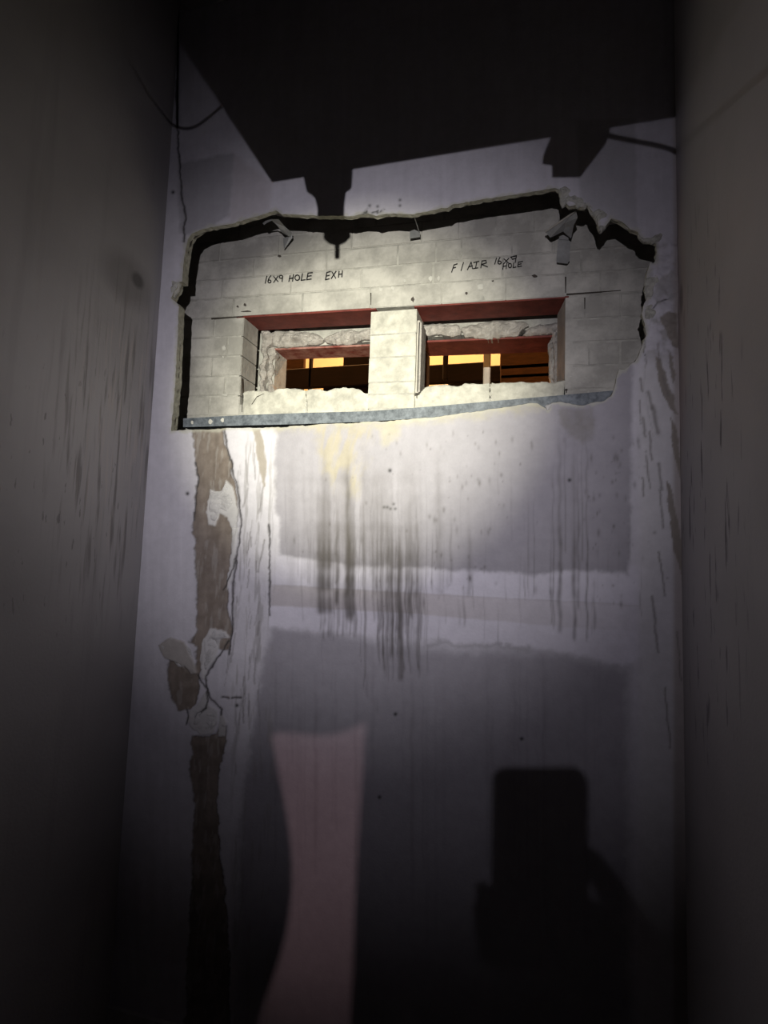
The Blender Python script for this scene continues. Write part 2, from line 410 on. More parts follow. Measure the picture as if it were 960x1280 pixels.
    for x in (399, 404, 411, 421, 433, 437, 441): drips.append((x, R.uniform(575, 620), R.uniform(752, 778), R.uniform(2.2, 4.4), 0.80, 685, 762))
    for x in (471, 476, 484, 489, 494, 500, 507, 512, 521): drips.append((x, R.uniform(590, 650), R.uniform(765, 850), R.uniform(1.2, 3.0), 0.62, 680, 770))
    for k in range(24): drips.append((R.gauss(425, 16), R.uniform(560, 660), R.uniform(700, 770), R.uniform(.8, 1.8), .30, 680, 750))
    for k in range(34): drips.append((R.gauss(493, 24), R.uniform(580, 700), R.uniform(740, 860), R.uniform(.8, 1.6), .34, 690, 790))
    for x, y0, y1, wd, a in [(691,570,785,1.3,.5),(699,530,790,2.6,.62),(706,520,690,1.2,.4),(717,540,800,2.6,.62),(722,545,760,1.6,.5),(727,530,700,1.1,.4),(733,530,800,1.4,.6),(743,715,788,1.6,.5),(688,640,780,1.2,.4),
                             (656,690,748,1.0,.45),(660,600,745,.9,.35),(667,600,745,.9,.4),(632,715,750,1,.45),(586,620,745,3.2,.4),(580,720,782,1.6,.5),(574,740,780,1.6,.45),(563,620,730,1.6,.4),(559,700,735,1.3,.5),
                             (545,630,700,1.2,.3),(540,640,740,1.0,.4),(535,690,720,1.2,.35),(591,690,760,1.0,.4),(622,750,805,1.0,.35),(801,700,770,.9,.35),(786,600,700,1.2,.3),(760,660,712,.9,.2),(548,760,800,1.2,.35),(556,745,780,1.0,.35),
                             (459,835,870,1.6,.5),(470,860,890,1.4,.4),(526,690,800,1.6,.5),(531,700,810,1.0,.35),(462,590,720,1.2,.25),(452,600,700,1.4,.3),(416,600,800,1.2,.3),(384,620,730,1.4,.3),(372,640,720,1.1,.25),(377,660,775,1.1,.25),(392,640,735,1.0,.3)]:
        drips.append((x, y0, y1, wd, a, y0 + (y1 - y0) * .55, y1))
    for k in range(16): drips.append((R.uniform(393, 448), R.uniform(735, 750), R.uniform(768, 800), R.uniform(.9, 1.7), .55, 735, 790))
    for k in range(14): drips.append((R.uniform(466, 528), R.uniform(735, 752), R.uniform(775, 840), R.uniform(.9, 1.8), .55, 735, 800))
    for k in range(26): drips.append((R.choice([R.gauss(430, 30), R.gauss(500, 34)]), R.uniform(530, 560), R.uniform(690, 760), R.uniform(2.5, 6.0), .17, 600, 740))
    for k in range(55): drips.append((R.uniform(335, 800), R.uniform(560, 760), 0, R.uniform(.6, 1.1), R.uniform(.08, .22), 0, 0))
    for k in range(34): drips.append((R.uniform(335, 780), R.uniform(780, 860), -1, R.uniform(1.0, 3.0), R.uniform(.06, .16), 0, 0))
    for (x, y0, y1, wd, a, p0, p1) in drips:
        if y1 == 0: y1 = y0 + R.uniform(20, 110); p0, p1 = y0, y1
        if y1 == -1: y1 = y0 + R.uniform(150, 350); p0, p1 = y0, y1
        s = (px > x - wd * 4 - 4) & (px < x + wd * 4 + 4) & (py > y0 - 20) & (py < y1 + 8)
        if not s.any(): continue
        X = px[s]; Y = py[s]; ph = R.uniform(0, 50)
        cx = x + (vnoise(Y, Y * 0 + ph, 22, 3) - .5) * 3.0 + (Y - y0) * 0.004
        ww = wd * (0.65 + 0.6 * vnoise(Y, Y * 0 + ph, 12, 7))
        m = np.exp(-((X - cx) / ww) ** 2) * sstep(y0 - 10, y0 + 60, Y) * sstep(y1 + 5, y1 - 4, Y)
        m *= a * (0.55 + 0.45 * sstep(p0 - 40, p0 + 10, Y)) * (0.6 + 0.5 * vnoise(X * 0 + ph, Y, 9, 8))
        dk[s] = 1 - (1 - dk[s]) * (1 - np.clip(m, 0, .95))
    haze = mask([(395,690),(446,690),(446,765),(395,765)], 6, 1.0) * .22 + mask([(468,690),(528,690),(528,770),(468,770)], 8, 1.0) * .22
    dk = 1 - (1 - dk) * (1 - haze * fbm(px, py * .2, 8, 71))
    dcol = np.array([0.085, 0.075, 0.070]); col = col * (1 - dk[..., None]) + dcol * dk[..., None]
    # spatter and screw heads
    for k in range(170):
        x = R.choice([R.gauss(570, 35), R.gauss(760, 25), R.uniform(340, 840)]); y = R.uniform(540, 760); r = R.uniform(.7, 2.0)
        s = (abs(px - x) < 8) & (abs(py - y) < 12)
        m = np.exp(-(((px[s] - x) / r) ** 2 + ((py[s] - y) / (r * R.uniform(1, 3))) ** 2)) * R.uniform(.15, .55)
        col[s] = col[s] * (1 - m[:, None]) + dcol * m[:, None]
    for x, y in [(712,600),(487,588),(474,997),(652,924),(494,893),(296,882),(216,240),(234,617)]:
        m = np.exp(-(((px - x) ** 2 + (py - y) ** 2) / 5)); lay(m, (0.02, 0.02, 0.02), 1.0); h -= m * 0.002
    col *= (0.92 + 0.16 * fbm(px, py, 40, 81))[..., None]
    return np.clip(col, 0.01, 0.9), h

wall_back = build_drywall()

# broken gypsum edge of the board, round the hole
def rim():
    n = len(hole_w)
    bm = bmesh.new(); rows = []
    ctr = hole_w.mean(0)
    for k in range(4):
        row = []
        for i, (x, z) in enumerate(hole_w):
            j = 0.0 if k == 0 else (mnoise.noise(Vector((x * 90, y * 160, z * 90))) * 0.0028)
            px_, py_ = hole_px[i]; T = 0.016 + 0.013 * float(sstep(262, 232, px_)); y = -0.0006 + T * k / 3
            rough = 2.0 if px_ > 695 else 1.0
            t = hole_w[(i + 1) % n] - hole_w[i - 1]; t = t / (np.linalg.norm(t) + 1e-9); nr = np.array([t[1], -t[0]])
            row.append(bm.verts.new((x + nr[0] * j * rough, y, z + nr[1] * j * rough)))
        rows.append(row)
    for k in range(3):
        for i in range(n):
            bm.faces.new((rows[k][i], rows[k][(i + 1) % n], rows[k + 1][(i + 1) % n], rows[k + 1][i]))
    o = bm_obj('broken_edge', bm, M_gyp, wall_back)
    o['label'] = 'thin broken gypsum edge around the hole'
rim()

# unlit paper back of the board
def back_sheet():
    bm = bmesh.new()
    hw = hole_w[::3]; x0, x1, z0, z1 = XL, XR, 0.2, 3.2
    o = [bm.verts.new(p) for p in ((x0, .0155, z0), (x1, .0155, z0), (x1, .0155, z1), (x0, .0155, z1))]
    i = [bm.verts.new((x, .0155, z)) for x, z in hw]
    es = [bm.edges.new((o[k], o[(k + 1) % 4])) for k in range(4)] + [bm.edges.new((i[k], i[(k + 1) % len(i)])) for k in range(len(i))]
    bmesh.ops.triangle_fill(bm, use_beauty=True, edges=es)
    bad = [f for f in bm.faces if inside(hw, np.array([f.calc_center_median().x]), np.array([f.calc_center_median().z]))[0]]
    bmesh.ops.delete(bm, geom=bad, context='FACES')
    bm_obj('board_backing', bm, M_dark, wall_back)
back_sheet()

# ---- rough lumps: polygon in wall-plane pixels, given a broken face
def lump(name, poly, y, depth, m, parent, rough=0.010, step=0.006, sd=0, dens=4, jit=0.8, proud=0.0, fr=1.0):
    pw = densify(poly, dens, jit, sd + 5)
    W = np.array([at(a, b, y) for a, b in pw])[:, [0, 2]]
    x0, z0 = W.min(0); x1, z1 = W.max(0)
    xs = np.arange(x0 - step, x1 + step * 1.5, step); zs = np.arange(z0 - step, z1 + step * 1.5, step)
    X, Z = np.meshgrid(xs, zs); i = inside(W, X, Z)
    q = i[:-1, :-1].astype(int) + i[1:, :-1] + i[:-1, 1:] + i[1:, 1:]
    keep = q >= 2
    bm = bmesh.new(); vs = {}
    d, bx, bz = segdist(W, X, Z)
    def vert(r, c):
        if (r, c) not in vs:
            x, z = X[r, c], Z[r, c]; e = d[r, c]
            if not i[r, c]: x, z, e = bx[r, c], bz[r, c], 0
            dom = min(1.0, e / (rough * 1.3))
            q_ = Vector((x * 26 * fr + sd * 3.1, z * 40 * fr, sd)); cl = mnoise.voronoi(q_)[0]; nv = 1.1 * mnoise.noise(q_) + 0.9 * (cl[1] - cl[0]) - .45 + 0.25 * mnoise.noise(q_ * 4.3)
            yy = y - proud * math.sqrt(dom) - rough * nv * (0.35 + 0.65 * dom) + (1 - dom) ** 2 * rough * 0.9
            vs[(r, c)] = bm.verts.new((x, yy, z))
        return vs[(r, c)]
    for r in range(keep.shape[0]):
        for c in range(keep.shape[1]):
            if keep[r, c]:
                try: bm.faces.new((vert(r, c), vert(r, c + 1), vert(r + 1, c + 1), vert(r + 1, c)))
                except ValueError: pass
    be = [e for e in bm.edges if e.is_boundary]
    ex = bmesh.ops.extrude_edge_only(bm, edges=be)
    for v in ex['geom']:
        if isinstance(v, bmesh.types.BMVert): v.co.y = y + depth + random.uniform(-.002, .002)
    bmesh.ops.remove_doubles(bm, verts=bm.verts, dist=0.0003)
    return bm_obj(name, bm, m, parent)

# torn pieces of board still clinging to the hole's edge
PL = [("plaster_chunk", [(699,234),(706,231),(714,236),(722,243),(728,246),(735,250),(733,258),(726,257),(721,259),(716,253),(710,251),(703,259),(700,250)], -0.002),
      ("plaster_chunk", [(734,256),(744,256),(755,261),(764,270),(760,277),(757,284),(750,290),(747,280),(744,271),(738,265)], -0.001),
      ("plaster_chunk", [(776,274),(784,275),(789,281),(786,285),(780,281)], 0.004),
      ("plaster_chunk", [(796,289),(806,296),(815,295),(826,289),(830,292),(826,299),(816,303),(808,301),(801,299)], -0.004),
      ("plaster_chunk", [(212,349),(219,346),(225,349),(223,357),(220,365),(216,372),(212,366)], 0.001),
      ("plaster_chunk", [(806,348),(815,337),(822,341),(826,352),(818,358),(816,372),(812,380),(807,370)], -0.003),
      ("plaster_chunk", [(806,383),(814,378),(824,384),(820,396),(812,402),(806,398)], -0.003)]
for k, (n_, p_, y_) in enumerate(PL):
    lump(n_, p_, y_, 0.012, M_chunk, wall_back, rough=0.006, step=0.0035, sd=k + 20, proud=0.002, dens=3, fr=1.5)

# curled flaps of torn facing paper
for k, (p, l) in enumerate([([(262,614),(274,616),(281,603),(287,612),(291,630),(283,640),(275,636),(269,652),(263,650),(260,638)], .004),
                            ([(266,787),(280,789),(284,795),(275,799),(270,818),(262,832),(256,845),(253,828),(255,803)], .005),
                            ([(200,806),(207,800),(214,797),(224,799),(232,803),(238,812),(243,826),(240,830),(233,818),(226,808),(216,808),(211,814),(224,825),(229,834),(222,834),(212,822),(203,818)], .005),
                            ([(245,892),(258,886),(270,893),(272,904),(264,914),(250,916),(240,908)], .004),
                            ([(681,506),(690,504),(687,511),(684,514)], .004)]):
    lump('paper_flap', p, -.0030, 0.004, M_paper, wall_back, rough=l, step=0.003, sd=k + 80, dens=3, jit=.6, proud=.0005, fr=1.3)

# ================================================================== inner brick wall behind the hole
wall_inner = None
def zl(x): return 2.208 - 0.030 * (x + 0.5)    # underside of the course over the openings: it sags to the right
JO = 0.0032
A = lambda px, py: at(px, py, G)
def zrow(k, x): return zl(x) + 0.0655 * k
X0, X1 = -1.16, 0.36
HXL0, HXL1 = A(303, 440)[0], A(463, 440)[0]
HXR0, HXR1 = A(521, 440)[0], A(706, 430)[0]
ZS = A(400, 487)[2]                             # sill line
def zs_l(x): return 1.975 - 0.02 * (x + .5)
bm = bmesh.new()
MD = 0.0022
def mbox(xa, xb, za0, za1, zb0, zb1, y0=G + MD, y1=G + 0.098):
    prism(bm, [(xa, y0, za0), (xb, y0, zb0), (xb, y0, zb1), (xa, y0, za1)], (0, y1 - y0, 0))
mbox(X0, X1, zl(X0) + .004, 3.34, zl(X1) + .004, 3.34)
mbox(X0, HXL0 - .008, 0.2, zl(X0) + .004, 0.2, zl(HXL0) + .004)
mbox(HXL1 + .004, HXR0 - .004, 0.2, zl(HXL1) - .014, 0.2, zl(HXR0) - .014, y0=G - .0074)
mbox(HXR1 + .008, X1, 0.2, zl(HXR1) + .004, 0.2, zl(X1) + .004)
mbox(HXL0 - .008, HXL1 + .004, 0.2, ZS - .035, 0.2, ZS - .035)
mbox(HXR0 - .004, HXR1 + .003, 0.2, ZS - .05, 0.2, ZS - .05)
wall_inner = struct(bm_obj('wall_inner', bm, M_mort))
wall_inner['label'] = 'painted brick wall seen through the hole'

def brick(xa, xb, k0, k1, m=M_brick, y=G, dep=0.095, zf=zrow, jz=JO, jx=JO, nm='brick', rag=0.0):
    b = bmesh.new()
    r = random.uniform(-.0012, .0012); xa += jx / 2; xb -= jx / 2
    pts = [(xa, y + r, zf(k0, xa) + jz / 2), (xb, y + r, zf(k0, xb) + jz / 2), (xb, y + r, zf(k1, xb) - jz / 2), (xa, y + r, zf(k1, xa) - jz / 2)]
    pts = [(p[0] + random.uniform(-rag, rag), p[1], p[2] + random.uniform(-rag, rag)) for p in pts]
    prism(b, pts, (0, dep, 0))
    bmesh.ops.bevel(b, geom=[e for e in b.edges if all(abs(v.co.y - y) < .004 for v in e.verts)], offset=0.0018, segments=2, affect='EDGES')
    return bm_obj(nm, b, m, wall_inner)
def course(k, joints, zf=zrow, m=M_brick):
    for a, b in zip(joints[:-1], joints[1:]): brick(a, b, k, k + 1, m, zf=zf)
def xs_px(pxs, py): return [A(p, py)[0] for p in pxs]
# over the openings: joints where the photograph shows them
course(0, [X0] + xs_px([292, 378, 463, 552, 632, 707], 378) + [0.17, X1])
course(1, [X0] + xs_px([279, 364, 452, 541, 628, 707], 350) + [0.12, X1])
course(2, [X0] + xs_px([318, 408, 497, 545, 576, 640, 690], 325) + [0.05, 0.16, X1])
course(3, [X0] + xs_px([276, 350, 440, 527, 573, 619, 668], 295) + [0.06, 0.18, X1])
course(4, [X0] + xs_px([300, 385, 470, 555, 640, 705], 280) + [0.12, X1])
course(5, [X0] + xs_px([270, 355, 440, 525, 610, 695], 262) + [0.1, X1])
# left and right piers
def zpier(k, x): return zl(x) - 0.0655 * k
for k in range(5):
    b_ = [X0, A(274 + (10 if k % 2 else -8), 440)[0], HXL0]
    for a, c in zip(b_[:-1], b_[1:]): brick(a, c, k + 1, k, M_brick, zf=zpier, jz=.004)
    b_ = [HXR1, A(758 + (20 if k % 2 else -22), 430)[0], 0.22, X1] if k else [HXR1, A(731, 400)[0], A(775, 400)[0], 0.22, X1]
    for a, c in zip(b_[:-1], b_[1:]): brick(a, c, k + 1, k, M_brick, zf=zpier, jz=.004)
for k in range(2):
    brick(X0, HXL0, 6 + k, 5 + k, M_brick, zf=zpier)
    brick(HXR1, X1, 6 + k, 5 + k, M_brick, zf=zpier)
b = bmesh.new()
jx0, jx1 = A(706.5, 430)[0], at(696.5, 430, G + .1)[0]
for z_, nm_ in ((0, 0),):
    prism(b, [(jx0 + .02, G + .001, 1.93), (jx0, G + .001, 1.93), (jx1, G + .1, 1.93), (jx0 + .02, G + .1, 1.93)], (0, 0, zl(jx0) - .004 - 1.93))
bm_obj('jamb_render', b, M_brick, wall_inner)
# centre pier, bright and standing a little proud
pz = [A(490, p)[2] for p in (389.5, 419, 448, 479, 494, 512, 545)]
def zc(k, x): return pz[k] - 0.02 * (x + .4)
for k in range(6):
    o = brick(A(463, 440)[0], A(521, 440)[0] - .002, k + 1, k, M_brick2, y=G - .008, zf=zc, jz=.001, jx=0.0, rag=.0006, dep=.1)
# ragged sill bricks with chewed-off tops
def rag_brick(top, bot, m=M_brick2, y=G - .001, sd=0):
    poly = [tuple(p) for p in top] + [(top[-1][0] - .5, bot), (top[0][0] + .5, bot)]
    return lump('brick', poly, y, 0.085, m, wall_inner, rough=0.0030, step=0.005, sd=sd, dens=3, jit=.9, fr=.8)
rag_brick([(303,489),(316,488),(330,488),(340,490),(346,486),(360,485),(372,486),(382,488)], 520, sd=1)
rag_brick([(382.6,488),(392,486),(400,486),(408,489),(413,487),(422,485),(432,484),(444,486),(450,487),(456,492),(461,491)], 518, sd=2)
rag_brick([(518,494),(524,493),(528,487),(534,483),(545,481),(556,480),(564,482),(572,483),(580,479),(592,479),(600,480),(612,478)], 514, sd=3)
rag_brick([(612.6,478),(622,479),(632,478),(642,478),(655,477),(668,478),(680,477),(694,478),(706,475)], 506, sd=4)

# second leaf of the wall behind, broken through
Y2 = G + 0.118
wall_rear = None
bm = bmesh.new()
B2 = lambda px, py, y=Y2 + .02: at(px, py, y)
Y2F = G + 0.145
xl0, xl1, xr0, xr1 = at(344, 450, Y2F)[0], at(466, 450, Y2F)[0], at(527, 450, Y2F)[0], at(689, 450, Y2F)[0]
def rbox(xa, xb, z0, z1, y0=Y2F, y1=G + .235): box(bm, (xa, y0, z0), (xb, y1, z1))
ztl = at(400, 436, Y2F)[2]; ztr = at(600, 426, Y2F)[2]; zsb = at(500, 489, Y2F)[2] - .02
rbox(-3.19, 1.59, max(ztl, ztr) + .012, 3.59)
rbox(-3.19, xl0, 0.2, max(ztl, ztr) + .012); rbox(xl1, xr0 - .012, 0.2, max(ztl, ztr) + .012); rbox(xr1, 1.59, 0.2, max(ztl, ztr) + .012)
rbox(xl0, xl1, 0.2, zsb); rbox(xr0 - .012, xr1, 0.2, zsb)
wall_rear = struct(bm_obj('wall_rear', bm, M_mort))
RB = [[(335,414),(350,411),(368,411),(382,412),(392,415),(400,419),(404,423),(398,427),(388,429),(374,430),(360,432),(346,433),(338,428)],
      [(403,421),(410,417),(420,412),(434,410),(446,411),(465,409),(466,424),(452,422),(444,427),(430,429),(414,428),(405,426)],
      [(522,406),(534,403),(548,402),(562,403),(573,404),(576,411),(575,416),(566,419),(556,417),(544,415),(532,418),(522,420)],
      [(575,408),(590,403),(604,400),(622,398),(640,398),(656,400),(662,405),(652,410),(648,417),(630,419),(612,421),(596,420),(580,419)],
      [(662,407),(672,404),(684,402),(694,400),(704,404),(700,411),(694,413),(680,415),(664,417),(652,417)]]
for k, p in enumerate(RB):
    lump('broken_block', p, Y2, 0.05, M_rub, wall_rear, rough=0.016, step=0.004, sd=k + 40, dens=3, jit=1.1, proud=0.004)
# rubble in the cavity beside the jambs
for k, (p, yy) in enumerate([([(324,412),(333,411),(339,416),(336,428),(330,436),(333,446),(328,456),(331,466),(326,476),(330,492),(321,492),(323,470),(321,458),(326,446),(323,436),(326,424)], G + .104),
                             ([(332,428),(341,432),(343,440),(337,452),(341,462),(336,470),(339,480),(341,494),(331,494),(333,478),(330,466),(334,454),(331,442)], G + .124),
                             ([(685,430),(688,421),(693,424),(694,445),(694,480),(688,482),(686,455)], Y2F - .012),
                             ([(690,412),(697,409),(698,430),(698,480),(691,482),(693,445)], G + .112)]):
    lump('broken_block', p, yy, 0.04, M_rub, wall_rear, rough=0.014, step=0.005, sd=k + 60, dens=3, jit=1.0, proud=0.002, fr=1.6)
# timber jamb strips at the centre pier's right side
for xa, xb, ya, yb, m in [(521.5, 523.5, 402, 492, M_post), (524.0, 525.5, 404, 491, M_rub)]:
    b = bmesh.new(); p0 = at(xa, ya, G + .012); p1 = at(xb, yb, G + .012)
    box(b, (p0[0], G + .004, p1[2]), (p1[0], G + .07, p0[2]), .001); bm_obj('jamb_strip', b, m, wall_inner)
b = bmesh.new(); p0 = at(527.5, 440, Y2F + .01); p1 = at(532.5, 491, Y2F + .01)
box(b, (p0[0], Y2F, p1[2] - .02), (p1[0], Y2F + .06, p0[2]), .001); bm_obj('jamb_strip', b, M_brown, wall_rear)

# red steel lintels
def lintel(name, xa, xb, y0, y1, z, m, label):
    root = empty(name, ((xa + xb) / 2, (y0 + y1) / 2, z), label, 'lintel', 'red steel lintels over the two openings')
    b = bmesh.new(); za, zb = z - .03 * (xa + .5) if False else 0, 0
    prism(b, [(xa, y0, zfun(xa, z)), (xb, y0, zfun(xb, z)), (xb, y0, zfun(xb, z) + .006), (xa, y0, zfun(xa, z) + .006)], (0, y1 - y0, 0))
    adopt(bm_obj('bottom_flange', b, m), root)
    b = bmesh.new()
    prism(b, [(xa, y1 - .006, zfun(xa, z) + .007), (xb, y1 - .006, zfun(xb, z) + .007), (xb, y1 - .006, zfun(xb, z) + .05), (xa, y1 - .006, zfun(xa, z) + .05)], (0, .006, 0))
    adopt(bm_obj('upright_flange', b, m), root)
def zfun(x, z): return z - 0.03 * (x - X_ref)
X_ref = -0.5
lintel('steel_lintel', HXL0 - .03, HXL1 + .012, G + .002, G + .103, 2.205, M_lint, 'red painted steel lintel flush under the bricks, front of the left opening')
lintel('steel_lintel', HXR0 - .012, HXR1 + .01, G + .002, G + .103, 2.205, M_lint, 'red painted steel lintel flush under the bricks, front of the right opening')
X_ref = at(400, 436, Y2F)[0]
lintel('steel_lintel', xl0 - .02, xl1 + .02, Y2F - .006, G + .232, ztl, M_lintdust, 'dusty red steel lintel behind broken blocks, deep in the left opening')
X_ref = at(600, 426, Y2F)[0]
lintel('steel_lintel', xr0 - .02, xr1 + .02, Y2F - .006, G + .26, ztr, M_lint, 'dark red steel lintel behind broken blocks, deep in the right opening')

# writing in black marker
def writing(name, strokes, wpx=0.62):
    b = bmesh.new()
    for st in strokes:
        pts = [np.array(p, float) for p in st]
        for p, q in zip(pts[:-1], pts[1:]):
            d = q - p; L = np.linalg.norm(d)
            if L < 1e-6: continue
            n = np.array([-d[1], d[0]]) / L * wpx; e = d / L * wpx * .7
            quad = [p - e + n, q + e + n, q + e - n, p - e - n]
            prism(b, [at(x, y, G - .0022) for x, y in quad], (0, .0004, 0))
    return bm_obj(name, b, M_ink, wall_inner)
def ell(cx, cy, rx, ry, a0=0, a1=360, n=9): return [(cx + rx * math.cos(math.radians(a0 + (a1 - a0) * i / n)), cy + ry * math.sin(math.radians(a0 + (a1 - a0) * i / n))) for i in range(n + 1)]
o = writing('marker_writing', [[(333.5,345),(331.5,354)], [(338.5,344.5),(336,348),(335,351.5)], ell(336.8,351.8,1.9,1.9), [(342,345.5),(347.5,352)], [(347.5,345),(342,353)],
    ell(351.2,346,2.1,2.0), [(353.3,345.5),(352.6,352)], [(362.5,344.5),(361,352)], [(366.8,343),(365.6,351.5)], [(361.5,348.5),(366.5,347)], ell(371.5,347,3.0,3.4),
    [(378,342),(376.4,350.3),(381.5,349.5)], [(385,341.2),(383.4,349.6)], [(385,341.2),(390.5,340.5)], [(384.3,345.3),(389,344.5)], [(383.4,349.6),(389,348.6)],
    [(408.5,340.5),(406.8,349.6)], [(408.5,340.5),(413,339.3)], [(407.8,345),(411.6,344)], [(406.8,349.6),(411.4,348.4)], [(414.8,339.6),(419.6,347.6)], [(420,339),(414,348)],
    [(423.8,339),(423,346.6)], [(428,338.4),(427.2,346)], [(423.4,343),(427.6,342.2)]])
o['label'] = "black handwriting reading 16x9 HOLE EXH"
o = writing('marker_writing', [[(567.5,331),(564.5,340)], [(567.5,331),(571.5,329.6)], [(566.3,335),(569.6,334)], [(579.3,328),(576.3,338)], [(584.2,337),(589,327.5),(590.6,335.6)], [(585.6,333.6),(590.6,332)],
    [(592,328),(598.8,326.4)], [(596,327),(594.4,335)], [(591.6,335.6),(597.4,334.6)], [(602.4,326),(601,334.6)], [(602.4,326),(607.4,325.4),(608,328.4),(602,330.4),(609.4,333.4)],
    [(620.6,322.4),(618.4,330)], [(625,321.6),(622.6,326),(622.4,328.6)], ell(624.4,328,2,1.9), [(630,323.4),(635.6,328.6)], [(636,322.6),(629.8,329.4)], [(638,321.4),(645.6,319.4),(644,328)], [(639,321.6),(640.6,324),(645,322.6)],
    [(629.4,329.4),(628.4,336.4)], [(633.6,328.6),(632.6,335.6)], [(629,333),(633,332)], ell(637.4,331.8,2,2.8), [(642,328.6),(641.4,334.4),(645,333.6)], [(648,327.4),(647.2,333.2)], [(648,327.6),(653.4,326.6)], [(647.6,330.4),(651.6,329.6)], [(647.2,333.4),(652,332.4)]], .55)
o['label'] = "black handwriting reading F/AIR 16x9 HOLE"
# chips, rust spots and drill marks on the brick face
def chip(px, py, r, m, sd, sq=1.0):
    R = random.Random(sd); pts = []
    for i in range(9):
        a = i / 9 * 2 * math.pi; q = r * R.uniform(.5, 1.1); pts.append(at(px + q * math.cos(a), py + q * sq * math.sin(a), G - .0016))
    b = bmesh.new(); prism(b, pts, (0, .0005, 0)); bm_obj('paint_chip', b, m, wall_inner)
M_rust = mat('rust_spot', (0.06, 0.05, 0.045), 0.9); M_white = mat('white_plaster_dab', (0.56, 0.545, 0.51), 0.8, nscale=60, namt=.2)
for i, (x, y, r, m, s) in enumerate([(349,320,2.6,M_rust,.8),(297,383,2,M_rust,.7),(306,381,1.6,M_rust,1.6),(308,389,9,M_rust,.12),(583,367,2.4,M_rust,.9),(616,351,1.6,M_rust,.7),(668,345,4,M_rust,.6),(516,374,3.2,M_rust,1.4),
        (506,351,2.5,M_white,1.1),(476,362,3,M_white,1),(491,360,2.4,M_white,1.2),(538,348,3,M_white,1.3),(548,348,2.4,M_white,1.5),(600,358,5.5,M_white,.8),(602,372,6,M_mort,.6),(712,471,3,M_white,.4),(280,435,3.2,M_white,1.3),(279,446,1.4,M_white,1.1),(281,494,5,M_white,.25)]):
    chip(x, y, r, m, i, s)
for (x0, y0, x1, y1, wd) in [(463.5,366,463.5,381,.7),(707,346,707,366,1.0),(708,368,776,363,1.0),(264,398.4,304,395.4,1.0),(302.5,472,302.5,515,.6),(521,494,521,512,.6),(461,494,461,514,.6),(731,372,731,386,.8),(708,486,708,491,1.0),(313,508,321,496,.5),(321,496,330,492,.5)]:
    d = np.array([x1 - x0, y1 - y0], float); n = np.array([-d[1], d[0]]) / np.linalg.norm(d) * wd
    b = bmesh.new(); q = [(x0 + n[0], y0 + n[1]), (x1 + n[0] * .5, y1 + n[1] * .5), (x1 - n[0] * .5, y1 - n[1] * .5), (x0 - n[0], y0 - n[1])]
    prism(b, [at(x, y, G - .0016) for x, y in q], (0, .0006, 0)); bm_obj('open_joint', b, M_dark, wall_inner)

# ================================================================== galvanised track along the bottom of the hole
tr = empty('metal_track', at(490, 515, .03), 'blue-grey galvanised metal track lying along the bottom edge of the hole', 'metal track')
YT = 0.022
TOP = [(229,523),(300,519),(380,516),(460,514),(540,508),(620,501),(700,494),(768,488)]
BOT = [(229,534),(300,532),(380,530),(460,527),(540,522),(620,516),(700,511),(768,505)]
def strip(b, y, dep):
    prism(b, [at(x, yy, y) for x, yy in TOP] + [at(x, yy, y) for x, yy in BOT[::-1]], (0, dep, 0))
b = bmesh.new(); strip(b, YT, 0.0012); adopt(bm_obj('front_flange', b, M_track), tr)
b = bmesh.new()
a0 = [at(x, yy, YT + .002) for x, yy in BOT]
prism(b, a0 + [p + np.array([0, 0, .0012]) for p in a0[::-1]], (0, .088, 0)); adopt(bm_obj('web', b, M_track), tr)
for x, y, r in [(263,527,2.6),(278,525,2.2),(240,528,1.8)]:
    pts = [at(x + r * math.cos(t) * random.uniform(.6, 1.2), y + r * 1.3 * math.sin(t), YT - .0016) for t in np.linspace(0, 5.6, 8)]
    b = bmesh.new(); prism(b, pts, (0, .0012, 0)); adopt(bm_obj('plaster_splash', b, M_white), tr)

# ================================================================== metal bits hanging from the top edge of the hole
def ribbon(pts, wv, th, m, name, parent):      # folded strip: 3D centre line swept by a width vector
    b = bmesh.new(); wv = Vector(wv)
    f = [b.verts.new(Vector(p) - wv / 2) for p in pts]; g = [b.verts.new(Vector(p) + wv / 2) for p in pts]
    for i in range(len(f) - 1): b.faces.new((f[i], f[i + 1], g[i + 1], g[i]))
    bmesh.ops.recalc_face_normals(b, faces=b.faces)
    bmesh.ops.solidify(b, geom=b.faces[:], thickness=th)
    return adopt(bm_obj(name, b, m), parent)
def plate(poly, y, th, m, name, parent, tilt=None):
    b = bmesh.new()
    pts = [at(p[0], p[1], p[2] if len(p) > 2 else y) for p in poly]
    prism(b, pts, (0, th, 0)); return adopt(bm_obj(name, b, m), parent)
grp = 'metal offcuts hanging from the top edge of the hole'
st = empty('metal_strap', at(350, 276, .02), 'bent grey metal strap with pointed tail, hanging from left part of the top edge', 'metal strap', grp)
plate([(328,279,.05),(332,276,.04),(340,273.5,.03),(341,275,.03),(333,278.5,.045),(330,281,.05)], .02, .001, M_strap, 'hook', st)
plate([(338,274,.03),(348,274,.02),(356,283,.07),(365,291,.105),(362,296,.108),(352,290,.09),(346,281,.06)], .02, .001, M_strap, 'strap', st)
plate([(364,290,.105),(365.5,297,.115),(355,312,.128),(353.5,298,.122),(362,295,.110)], .046, .001, M_strap, 'tail', st)
st = empty('metal_clip', at(517, 275, .04), 'small square metal clip on a thin wire, middle of the top edge', 'metal clip', grp)
wr = tube('wire', [at(517, 268, .02), at(520, 277, .06), at(524, 290, .112)], .0012, M_strap); adopt(wr, st)
plate([(512.5,289),(518,287),(525,290),(525,296),(512,298)], .115, .002, M_strap, 'clip_plate', st)
st = empty('stud_offcut', at(702, 277, .06), 'broken length of grey metal stud slanting down from the top right of the hole', 'metal stud', grp)
